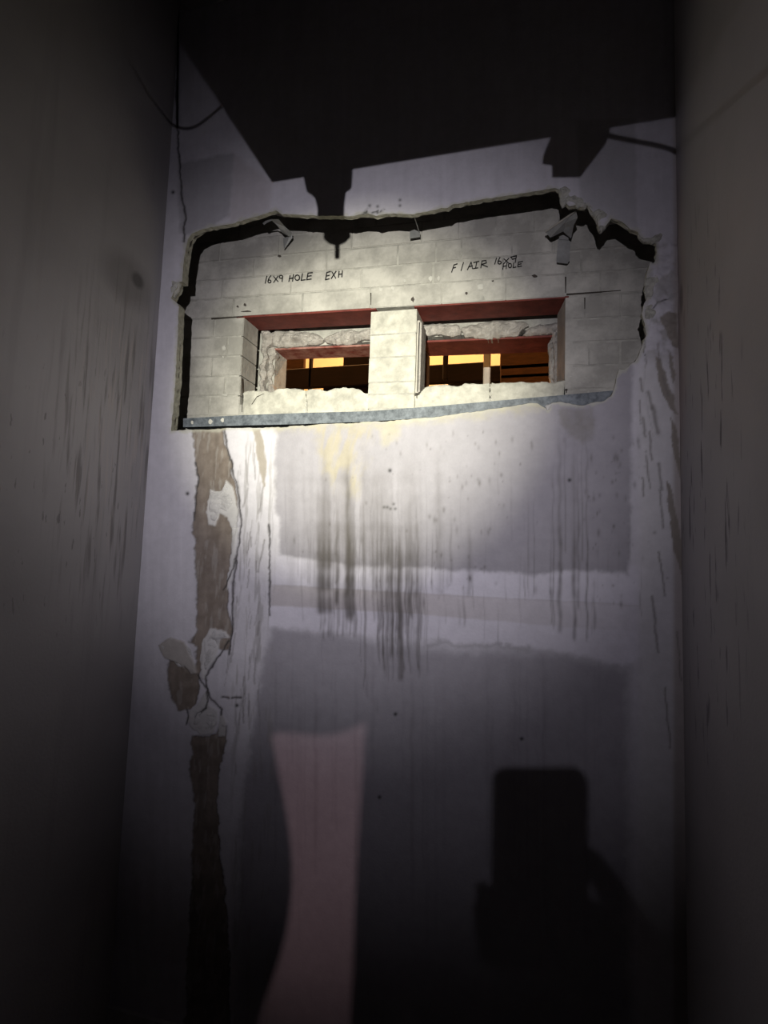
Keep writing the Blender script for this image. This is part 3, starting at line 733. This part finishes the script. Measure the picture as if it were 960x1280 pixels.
plate([(681,289,.095),(720,263,.03),(722,272,.04),(717,282,.07),(714,298,.11),(709,294,.105),(704,289,.09),(688,297,.098)], .03, .0012, M_strap, 'face', st)
plate([(681,288.5,.094),(720,262.5,.029),(720,264.5,.029),(681.5,291,.094)], .03, .001, M_post, 'folded_lip', st)
st = empty('steel_plate', at(702, 300, .11), 'short upright grey metal plate, below the slanting stud offcut', 'metal plate', grp)
plate([(698,298),(710,299),(713,303),(712,326),(709,329.5),(696,328),(695.5,322)], .123, .0015, M_strap, 'plate', st)
plate([(699,296),(704,292),(711,296),(710.5,300),(699,299)], .120, .0012, M_strap, 'bent_top', st)

# ================================================================== room behind the wall, seen through the openings
def wall_box(name, a, b_, m):
    b = bmesh.new(); box(b, a, b_); return struct(bm_obj(name, b, m))
YB = 2.5
wall_far = wall_box('wall_far', (-3.2, YB, 1.0), (1.6, YB + .08, 3.6), M_warm)
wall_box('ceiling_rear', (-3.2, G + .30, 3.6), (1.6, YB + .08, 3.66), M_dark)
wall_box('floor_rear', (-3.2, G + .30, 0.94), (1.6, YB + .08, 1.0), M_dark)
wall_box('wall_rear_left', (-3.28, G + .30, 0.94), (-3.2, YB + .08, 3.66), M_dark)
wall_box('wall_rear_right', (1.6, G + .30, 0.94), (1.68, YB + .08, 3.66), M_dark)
def beam(name, pa, pb, y, dep, m, label, cat, grp=None):
    p = at(*pa, y); q = at(*pb, y)
    b = bmesh.new(); box(b, (min(p[0], q[0]), y, 1.001 if name == 'pale_post' else min(p[2], q[2])), (max(p[0], q[0]), y + dep, max(p[2], q[2])), .004)
    return tag(bm_obj(name, b, m), label, cat, grp)
GB = 'dark timber beams in the room behind'
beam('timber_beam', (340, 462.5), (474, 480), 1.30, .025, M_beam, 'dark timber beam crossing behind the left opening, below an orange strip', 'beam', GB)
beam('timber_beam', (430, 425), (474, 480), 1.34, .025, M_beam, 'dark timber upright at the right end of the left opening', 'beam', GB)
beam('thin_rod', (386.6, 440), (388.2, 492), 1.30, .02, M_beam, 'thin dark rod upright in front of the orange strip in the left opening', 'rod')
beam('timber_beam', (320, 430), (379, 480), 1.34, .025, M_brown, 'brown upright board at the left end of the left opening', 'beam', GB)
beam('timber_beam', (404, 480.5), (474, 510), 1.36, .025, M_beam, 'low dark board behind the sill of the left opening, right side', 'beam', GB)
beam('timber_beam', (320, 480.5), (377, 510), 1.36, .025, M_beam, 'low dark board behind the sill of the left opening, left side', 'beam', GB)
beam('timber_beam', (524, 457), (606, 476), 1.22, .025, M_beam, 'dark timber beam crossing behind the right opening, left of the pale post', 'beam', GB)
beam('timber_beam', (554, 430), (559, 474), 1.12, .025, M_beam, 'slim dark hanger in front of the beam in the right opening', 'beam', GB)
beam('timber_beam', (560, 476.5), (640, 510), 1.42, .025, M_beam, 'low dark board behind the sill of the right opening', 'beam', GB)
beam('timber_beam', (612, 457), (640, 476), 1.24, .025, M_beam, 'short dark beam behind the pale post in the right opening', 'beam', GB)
beam('pale_post', (604.5, 436), (612, 500), 0.62, .03, M_post, 'pale grey upright post standing in the right opening', 'post')
bp = empty('brown_panel', at(660, 470, 1.2), 'brown boarded panel filling the right end of the right opening', 'panel')
for y0, y1 in [(425, 456), (456.6, 468), (468.6, 500)]:
    p = at(625.5, y0, 1.06); q = at(735, y1, 1.06); q[2] = 1.001 if y1 == 500 else q[2]
    b = bmesh.new(); box(b, (p[0], 1.06, q[2]), (q[0], 1.10, p[2]), .003); adopt(bm_obj('board', b, M_brown), bp)
point('rear_room_lamp.002', (0.30, 0.72, 1.55), 0.6, (1.0, 0.55, 0.18), .03)

# ================================================================== side walls, floor, ceiling, near wall
def side_mat(name, base, warm, side):
    m = bpy.data.materials.new(name); m.use_nodes = True; nt = m.node_tree; N = nt.nodes; K = nt.links; b = N['Principled BSDF']
    b.inputs['Roughness'].default_value = .7; b.inputs['Specular IOR Level'].default_value = .2
    tc = N.new('ShaderNodeTexCoord')
    def noise(scale, detail, stretch, lo, hi):
        mp = N.new('ShaderNodeMapping'); mp.inputs['Scale'].default_value = stretch; K.new(tc.outputs['Object'], mp.inputs['Vector'])
        n = N.new('ShaderNodeTexNoise'); n.inputs['Scale'].default_value = scale; n.inputs['Detail'].default_value = detail; K.new(mp.outputs['Vector'], n.inputs['Vector'])
        r = N.new('ShaderNodeMapRange'); r.inputs['From Min'].default_value = lo; r.inputs['From Max'].default_value = hi; r.interpolation_type = 'SMOOTHSTEP'
        K.new(n.outputs['Fac'], r.inputs['Value']); return r.outputs['Result']
    def blob(cy, cz, ry, rz):
        mp = N.new('ShaderNodeMapping'); mp.vector_type = 'TEXTURE'; mp.inputs['Location'].default_value = (0, cy, cz); mp.inputs['Scale'].default_value = (1e3, ry, rz)
        K.new(tc.outputs['Object'], mp.inputs['Vector'])
        g = N.new('ShaderNodeTexGradient'); g.gradient_type = 'SPHERICAL'; K.new(mp.outputs['Vector'], g.inputs['Vector'])
        r = N.new('ShaderNodeMapRange'); r.inputs['From Max'].default_value = .6; r.interpolation_type = 'SMOOTHSTEP'; K.new(g.outputs['Fac'], r.inputs['Value']); return r.outputs['Result']
    def mul(a, c):
        q = N.new('ShaderNodeMath'); q.operation = 'MULTIPLY'; K.new(a, q.inputs[0])
        if isinstance(c, float): q.inputs[1].default_value = c
        else: K.new(c, q.inputs[1])
        return q.outputs[0]
    def mix(fac, c1, c2):
        x = N.new('ShaderNodeMix'); x.data_type = 'RGBA'; K.new(fac, x.inputs['Factor'])
        if isinstance(c1, tuple): x.inputs[6].default_value = (*c1, 1)
        else: K.new(c1, x.inputs[6])
        x.inputs[7].default_value = (*c2, 1); return x.outputs[2]
    c = mix(noise(3.0, 4, (1, 1, 1), .3, .7), base, tuple(v * .86 for v in base))
    if side == 'l':
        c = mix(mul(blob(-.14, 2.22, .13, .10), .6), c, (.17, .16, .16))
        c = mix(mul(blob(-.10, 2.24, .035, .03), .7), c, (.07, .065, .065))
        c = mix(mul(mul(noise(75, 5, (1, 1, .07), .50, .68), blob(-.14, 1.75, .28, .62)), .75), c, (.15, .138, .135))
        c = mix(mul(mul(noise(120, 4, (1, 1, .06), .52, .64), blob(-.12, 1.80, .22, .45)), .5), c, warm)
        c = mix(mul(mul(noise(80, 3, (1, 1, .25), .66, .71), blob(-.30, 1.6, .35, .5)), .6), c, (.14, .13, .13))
        c = mix(mul(noise(22, 5, (1, 1, .05), .55, .75), .25), c, (.21, .20, .20))
    else:
        c = mix(mul(mul(noise(75, 4, (1, 1, .12), .60, .68), blob(-.18, 1.6, .30, .75)), .8), c, (.11, .10, .11))
        c = mix(mul(blob(-.01, 2.05, .09, .45), .5), c, warm)
        c = mix(mul(blob(-.03, 2.08, .02, .05), .6), c, (.13, .10, .10))
    K.new(c, b.inputs['Base Color'])
    n2 = N.new('ShaderNodeTexNoise'); n2.inputs['Scale'].default_value = 130; n2.inputs['Detail'].default_value = 4; K.new(tc.outputs['Object'], n2.inputs['Vector'])
    bp_ = N.new('ShaderNodeBump'); bp_.inputs['Strength'].default_value = .25; bp_.inputs['Distance'].default_value = .003; K.new(n2.outputs['Fac'], bp_.inputs['Height']); K.new(bp_.outputs['Normal'], b.inputs['Normal'])
    return m
M_left = side_mat('left_wall_paint', (0.375, 0.357, 0.36), (.43, .38, .355), 'l')
M_right = side_mat('right_wall_paint', (0.45, 0.425, 0.435), (.46, .36, .33), 'r')
YN = -2.95
def slab(name, a, b_, m, cut=None):
    b = bmesh.new(); box(b, a, b_); return struct(bm_obj(name, b, m))
slab('wall_left', (XL - .1, YN, 0), (XL, .016, ZT), M_left)
slab('wall_right', (XR, YN, 0), (XR + .1, .016, ZT), M_right)
slab('floor', (XL - .1, -5.6, -.1), (XR + .1, .016, 0), M_floor)
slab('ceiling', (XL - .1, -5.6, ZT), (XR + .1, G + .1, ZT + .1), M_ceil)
slab('baseboard_back', (XL, -.012, 0), (XR, .016, 0.2), M_paper)
slab('trim_1', (XL, -.004, 3.2), (XR, .016, ZT), M_paper)
bm = bmesh.new()
DX0, DX1, DZ = -1.02, -0.18, 2.05
box(bm, (XL, YN - .1, 0), (DX0, YN, ZT)); box(bm, (DX1, YN - .1, 0), (XR, YN, ZT)); box(bm, (DX0, YN - .1, DZ), (DX1, YN, ZT))
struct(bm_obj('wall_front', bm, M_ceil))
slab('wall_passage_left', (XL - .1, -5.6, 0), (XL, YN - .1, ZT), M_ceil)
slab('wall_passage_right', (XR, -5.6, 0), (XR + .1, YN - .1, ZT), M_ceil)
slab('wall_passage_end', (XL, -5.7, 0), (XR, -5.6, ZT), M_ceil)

# ================================================================== overhead duct and what hangs from it (their shadows fall on the wall)
def on_ray(P, s): return LAMP + (np.array(P) - LAMP) * s
c0 = on_ray(at(340, 228, 0), .62); zd = c0[2]
P2 = at(222, 50, 0); s2 = (zd - LAMP[2]) / (P2[2] - LAMP[2]); c1 = on_ray(P2, s2)
dirv = (c1 - c0) / (c0[1] - c1[1])              # per metre towards the viewer
c2 = c0 + dirv * (c0[1] + 2.2)
duct = empty('air_duct', (-.1, -1.5, zd), 'wide dark metal air duct hung overhead in front of the wall', 'duct')
b = bmesh.new()
prism(b, [(c0[0], c0[1], zd), (XR - .002, c0[1], zd), (XR - .002, -2.2, zd), (c2[0], -2.2, zd)], (0, 0, .5))
adopt(bm_obj('casing', b, M_duct), duct)
b = bmesh.new(); box(b, (c0[0] - .012, c0[1] + .002, zd + .06), (XR - .004, c0[1] + .02, zd + .5)); adopt(bm_obj('end_flange', b, M_duct), duct)
for x in (-.3, .15):
    b = bmesh.new(); bmesh.ops.create_cone(b, cap_ends=True, segments=10, radius1=.006, radius2=.006, depth=ZT - zd - .5, matrix=Matrix.Translation((x, -1.3, (ZT + zd + .5) / 2))); adopt(bm_obj('hanger_rod', b, M_duct), duct)
# sprinkler head dropping from the duct's front edge
sp_ = empty('sprinkler_head', on_ray(at(414, 215, 0), .60), 'sprinkler head on a short drop under the duct', 'sprinkler')
def lathe(prof, m, name, parent, seg=20):
    b = bmesh.new(); rings = []
    for (ctr, r) in prof: rings.append([b.verts.new((ctr[0] + r * math.cos(a), ctr[1] + r * math.sin(a), ctr[2])) for a in np.linspace(0, 2 * math.pi, seg, endpoint=False)])
    for p, q in zip(rings[:-1], rings[1:]):
        for i in range(seg): b.faces.new((p[i], p[(i + 1) % seg], q[(i + 1) % seg], q[i]))
    b.faces.new(rings[0]); b.faces.new(rings[-1][::-1])
    return adopt(bm_obj(name, b, m, smooth=False), parent)
ys = on_ray(at(414, 240, 0), .60)[1]
def sh(px, py, y=0.0):                          # centre on the sprinkler's plane for a shadow pixel
    P = at(px, py, y); return on_ray(P, (ys - LAMP[1]) / (P[1] - LAMP[1]))
def shr(px0, px1, py, y=0.0):
    a_, b_ = sh(px0, py, y), sh(px1, py, y); return ((a_ + b_) / 2, (b_[0] - a_[0]) / 2)
lathe([((lambda c: (np.array([c[0][0], ys, zd - .003]), c[1]))(shr(381, 440, 214))), shr(381, 440, 222), shr(384, 439, 236)], M_duct, 'mounting_cup', sp_)
lathe([shr(386, 433, 237), shr(394, 431.5, 245), shr(397, 430, 258), shr(398, 430, 268), shr(405, 433, 285, G)], M_brass, 'drop_pipe', sp_)
lathe([shr(405, 437, 288, G), shr(405, 438, 297, G), shr(411, 432, 303, G), shr(418, 425, 306, G)], M_brass, 'escutcheon', sp_)
lathe([shr(418.5, 424.5, 306, G), shr(418.5, 424.5, 323, G)], M_brass, 'deflector_stem', sp_)
# bracket at the right
br = empty('hanging_bracket', on_ray(at(715, 190, 0), .60), 'angled steel bracket under the duct near the right wall', 'bracket')
yb = ys
b = bmesh.new()
prism(b, [sh(690, 176), sh(678, 205), sh(690, 207), sh(690, 222), sh(725, 222), sh(757, 180), sh(760, 172)], (0, -.04, 0)); adopt(bm_obj('bracket_arm', b, M_duct), br)
# slack cables slung from the duct to both side walls
def cable(pts, label, r):
    tag(tube('slack_cable', pts, r, M_cable), label, 'cable', 'slack cables slung beside the duct')
Lp = [on_ray(at(300, 112, 0), .60), on_ray(at(280, 130, 0), .60), on_ray(at(258, 150, 0), .60), on_ray(at(240, 162, 0), .60), on_ray(at(221, 160, 0), .62)]
Lp += [on_ray(atx(px, py, XL), s) for px, py, s in [(205,145,.66),(185,118,.72),(162,78,.78),(145,30,.84),(138,-20,.9),(134,-70,.985)]]
cable(Lp, 'thin black cable sagging from the duct towards the left wall', .0032)
Rp = [on_ray(at(740, 164, 0), .60), on_ray(at(760, 170, 0), .60), on_ray(at(800, 178, 0), .62), on_ray(at(842, 185, 0), .64)]
Rp += [on_ray(atx(px, py, XR), s) for px, py, s in [(870,165,.70),(905,135,.78),(940,105,.86),(975,75,.94),(1010,45,.985)]]
cable(Rp, 'thin black cable slung from the duct along the right wall', .0042)
tag(tube('corner_cable', [at(221.5, 158, -.006), at(221.5, 120, -.006), at(222, 80, -.006), at(222.5, 45, -.006), at(223, 5, -.006)], .0032, M_cable), 'thin dark cable running up the left corner of the wall', 'cable')

# ================================================================== unseen sheets added in the doorway behind, cut to shape the warm patch
blocker = empty('doorway_blocker', (-.7, YN + .06, DZ), 'dark sheets added across the doorway behind the camera to shape the warm patch', 'light blocker')
def wsh(px, py, y):
    P = at(px, py, 0); return WARM + (P - WARM) * ((y - WARM[1]) / (P[1] - WARM[1]))
YC = YN + .05
edgepts = [wsh(p, q, YC) for p, q in [(338,921),(341,935),(346,960),(352,990),(358,1020),(362,1050),(365,1080),(365,1110),(362,1140),(357,1170),(351,1195),(342,1220),(332,1250),(320,1285),(305,1340)]]
b = bmesh.new()
prism(b, [(XL + .005, YC, DZ + .1)] + [(edgepts[0][0], YC, DZ + .1)] + [tuple(p) for p in edgepts] + [(edgepts[-1][0], YC, .3), (XL + .005, YC, .3)], (0, .012, 0))
adopt(bm_obj('blocker_side', b, M_cable), blocker)
top = [wsh(p, q, YC) for p, q in [(336,923),(345,919),(360,918),(385,921),(405,922),(425,919),(440,914),(458,905)]]
b = bmesh.new()
prism(b, [(top[0][0], YC + .013, DZ + .1)] + [(p[0], YC + .013, p[2]) for p in top] + [(DX1 + .05, YC + .013, top[-1][2]), (DX1 + .05, YC + .013, DZ + .1)], (0, .012, 0))
adopt(bm_obj('blocker_top', b, M_cable), blocker)
ep = [wsh(p, q, YC) for p, q in [(456,890),(455,915),(451,980),(446,1050),(443,1120),(440,1200),(437,1280),(435,1340)]]
b = bmesh.new()
prism(b, [tuple(p + np.array([0, -.03, 0])) for p in ep] + [(DX1 + .05, YC - .03, .3), (DX1 + .05, YC - .03, DZ + .1), (ep[0][0], YC - .03, DZ + .1)], (0, .012, 0))
adopt(bm_obj('blocker_side', b, M_cable), blocker)

# ================================================================== the photographer: phone at the camera, head torch at the lamp
M_phone = mat('phone_shell', (0.02, 0.02, 0.022), .35); M_skin = mat('skin', (0.35, 0.2, 0.14), .6); M_cloth = mat('dark_jacket', (0.03, 0.032, 0.04), .9, nscale=40, namt=.3); M_hair = mat('dark_hair', (0.02, 0.015, 0.012), .7)
def camw(x, y, z): return CAM + ROT @ np.array([x, y, z])
ph = empty('phone', camw(-.022, -.07, .014), 'dark phone held upright at the camera', 'phone')
def rrect(x0, x1, y0, y1, r, z):
    out = []
    for cx, cy, a0 in [(x1 - r, y1 - r, 0), (x0 + r, y1 - r, 90), (x0 + r, y0 + r, 180), (x1 - r, y0 + r, 270)]:
        for k in range(6): t = math.radians(a0 + 18 * k); out.append(camw(cx + r * math.cos(t), cy + r * math.sin(t), z))
    return out
b = bmesh.new(); prism(b, rrect(-.062, .0160, -.138, .0195, .011, .022), ROT @ np.array([0, 0, .008])); adopt(bm_obj('phone_body', b, M_phone), ph)
b = bmesh.new(); prism(b, rrect(-.059, .0130, -.135, .0165, .009, .0302), ROT @ np.array([0, 0, .0006])); adopt(bm_obj('screen', b, M_cable), ph)

def skin(name, verts, edges, m, parent, sub=2):
    me = bpy.data.meshes.new(name); me.from_pydata([tuple(v[0]) for v in verts], edges, [])
    o = link(name, me, m); sk = o.modifiers.new('skin', 'SKIN')
    for i, v in enumerate(verts): me.skin_vertices[0].data[i].radius = (v[1], v[2] if len(v) > 2 else v[1])
    me.skin_vertices[0].data[0].use_root = True
    s_ = o.modifiers.new('sub', 'SUBSURF'); s_.levels = sub; s_.render_levels = sub
    return adopt(o, parent)
HX, HY = -.035, -2.36
man = empty('person', (HX, HY, 0), 'person in dark jacket behind the camera, wearing a head torch', 'person')
wrist = camw(.066, -.145, .066); elbow = np.array([.255, -2.02, 1.12]); shR = np.array([HX + .19, HY - .02, 1.42]); shL = np.array([HX - .19, HY - .02, 1.42])
V = [((HX, HY, .95), .15, .12), ((HX, HY, 1.15), .14, .11), ((HX, HY, 1.36), .16, .115), ((HX, HY, 1.47), .07), ((HX, HY, 1.53), .055),
     (shR, .062), (elbow, .046), (tuple(wrist), .03), (shL, .062), ((HX - .22, HY - .02, 1.14), .046), ((HX - .20, HY + .04, .90), .032),
     ((HX + .10, HY, .88), .095), ((HX + .11, HY + .01, .48), .062), ((HX + .11, HY - .03, .10), .045), ((HX + .12, HY + .12, .045), .04),
     ((HX - .10, HY, .88), .095), ((HX - .11, HY + .01, .48), .062), ((HX - .11, HY - .03, .10), .045), ((HX - .12, HY + .12, .045), .04)]
E_ = [(0, 1), (1, 2), (2, 3), (3, 4), (2, 5), (5, 6), (6, 7), (2, 8), (8, 9), (9, 10), (0, 11), (11, 12), (12, 13), (13, 14), (0, 15), (15, 16), (16, 17), (17, 18)]
skin('body', V, E_, M_cloth, man)
# head with face and ears
b = bmesh.new(); bmesh.ops.create_icosphere(b, subdivisions=3, radius=1)
for v in b.verts:
    x, y, z = v.co
    jaw = 1 - .28 * max(0, -z) ; v.co = Vector((HX + x * .075 * jaw, HY + y * .095 * (1 - .12 * max(0, -z)), 1.67 + z * .115))
    if y > .8 and abs(x) < .22 and -.35 < z < .1: v.co.y += .018 * (1 - abs(x) / .22)
adopt(bm_obj('head', b, M_skin, smooth=True), man)
for s in (-1, 1):
    b = bmesh.new(); bmesh.ops.create_uvsphere(b, u_segments=10, v_segments=8, radius=.012, matrix=Matrix.Translation((HX + s * .03, HY + .083, 1.675))); adopt(bm_obj('eye', b, M_white, smooth=True), man)
    b = bmesh.new(); bmesh.ops.create_uvsphere(b, u_segments=10, v_segments=8, radius=1, matrix=Matrix.Translation((HX + s * .077, HY - .005, 1.66)) @ Matrix.Diagonal((.01, .022, .034, 1))); adopt(bm_obj('ear', b, M_skin, smooth=True), man)
b = bmesh.new(); bmesh.ops.create_icosphere(b, subdivisions=3, radius=1)
bmesh.ops.delete(b, geom=[v for v in b.verts if v.co.z < .25 and v.co.y > -.1 or v.co.z < -.4], context='VERTS')
for v in b.verts: v.co = Vector((HX + v.co.x * .081, HY - .006 + v.co.y * .1, 1.675 + v.co.z * .118))
adopt(bm_obj('hair', b, M_hair, smooth=True), man)
# hand round the phone: palm behind it, thumb along its near side, four fingers round the far edge
def cw(x, y, z): return tuple(camw(x, y, z))
HV = [(tuple(wrist), .026), (cw(.044, -.105, .064), .034, .016), (cw(.032, -.062, .060), .030, .013)]
skin('palm', HV, [(0, 1), (1, 2)], M_skin, man)
for k, (yy, l) in enumerate([(-.086, .003), (-.102, .006), (-.118, .004), (-.134, .0)]):
    skin('finger', [(cw(.034, yy, .054), .0095), (cw(.020, yy, .045), .0085), (cw(-.03, yy + .004, .0435), .0082), (cw(-.070 - l, yy + .008, .040), .008), (cw(-.072 - l * .6, yy + .01, .026), .007)], [(0, 1), (1, 2), (2, 3), (3, 4)], M_skin, man)
skin('thumb', [(cw(.044, -.10, .064), .016), (cw(.032, -.072, .056), .0125), (cw(.016, -.05, .048), .0105), (cw(.006, -.035, .044), .009)], [(0, 1), (1, 2), (2, 3)], M_skin, man)
# head torch
ht = empty('head_torch', tuple(LAMP - np.array([0, .03, 0])), 'head torch on the photographer\'s forehead', 'torch')
b = bmesh.new(); bmesh.ops.create_cone(b, cap_ends=True, segments=20, radius1=.026, radius2=.02, depth=.03, matrix=Matrix.Translation((LAMP[0], LAMP[1] - .035, LAMP[2])) @ Matrix.Rotation(math.radians(90), 4, 'X')); adopt(bm_obj('torch_body', b, M_phone), ht)
b = bmesh.new()
ring = [[b.verts.new((HX + (.083 + t) * math.cos(a), HY + (.102 + t) * math.sin(a), 1.725 + dz)) for a in np.linspace(0, 2 * math.pi, 28, endpoint=False)] for dz, t in ((-.012, 0), (.012, -.004))]
for i in range(28): b.faces.new((ring[0][i], ring[0][(i + 1) % 28], ring[1][(i + 1) % 28], ring[1][i]))
adopt(bm_obj('strap', b, M_cable), ht)
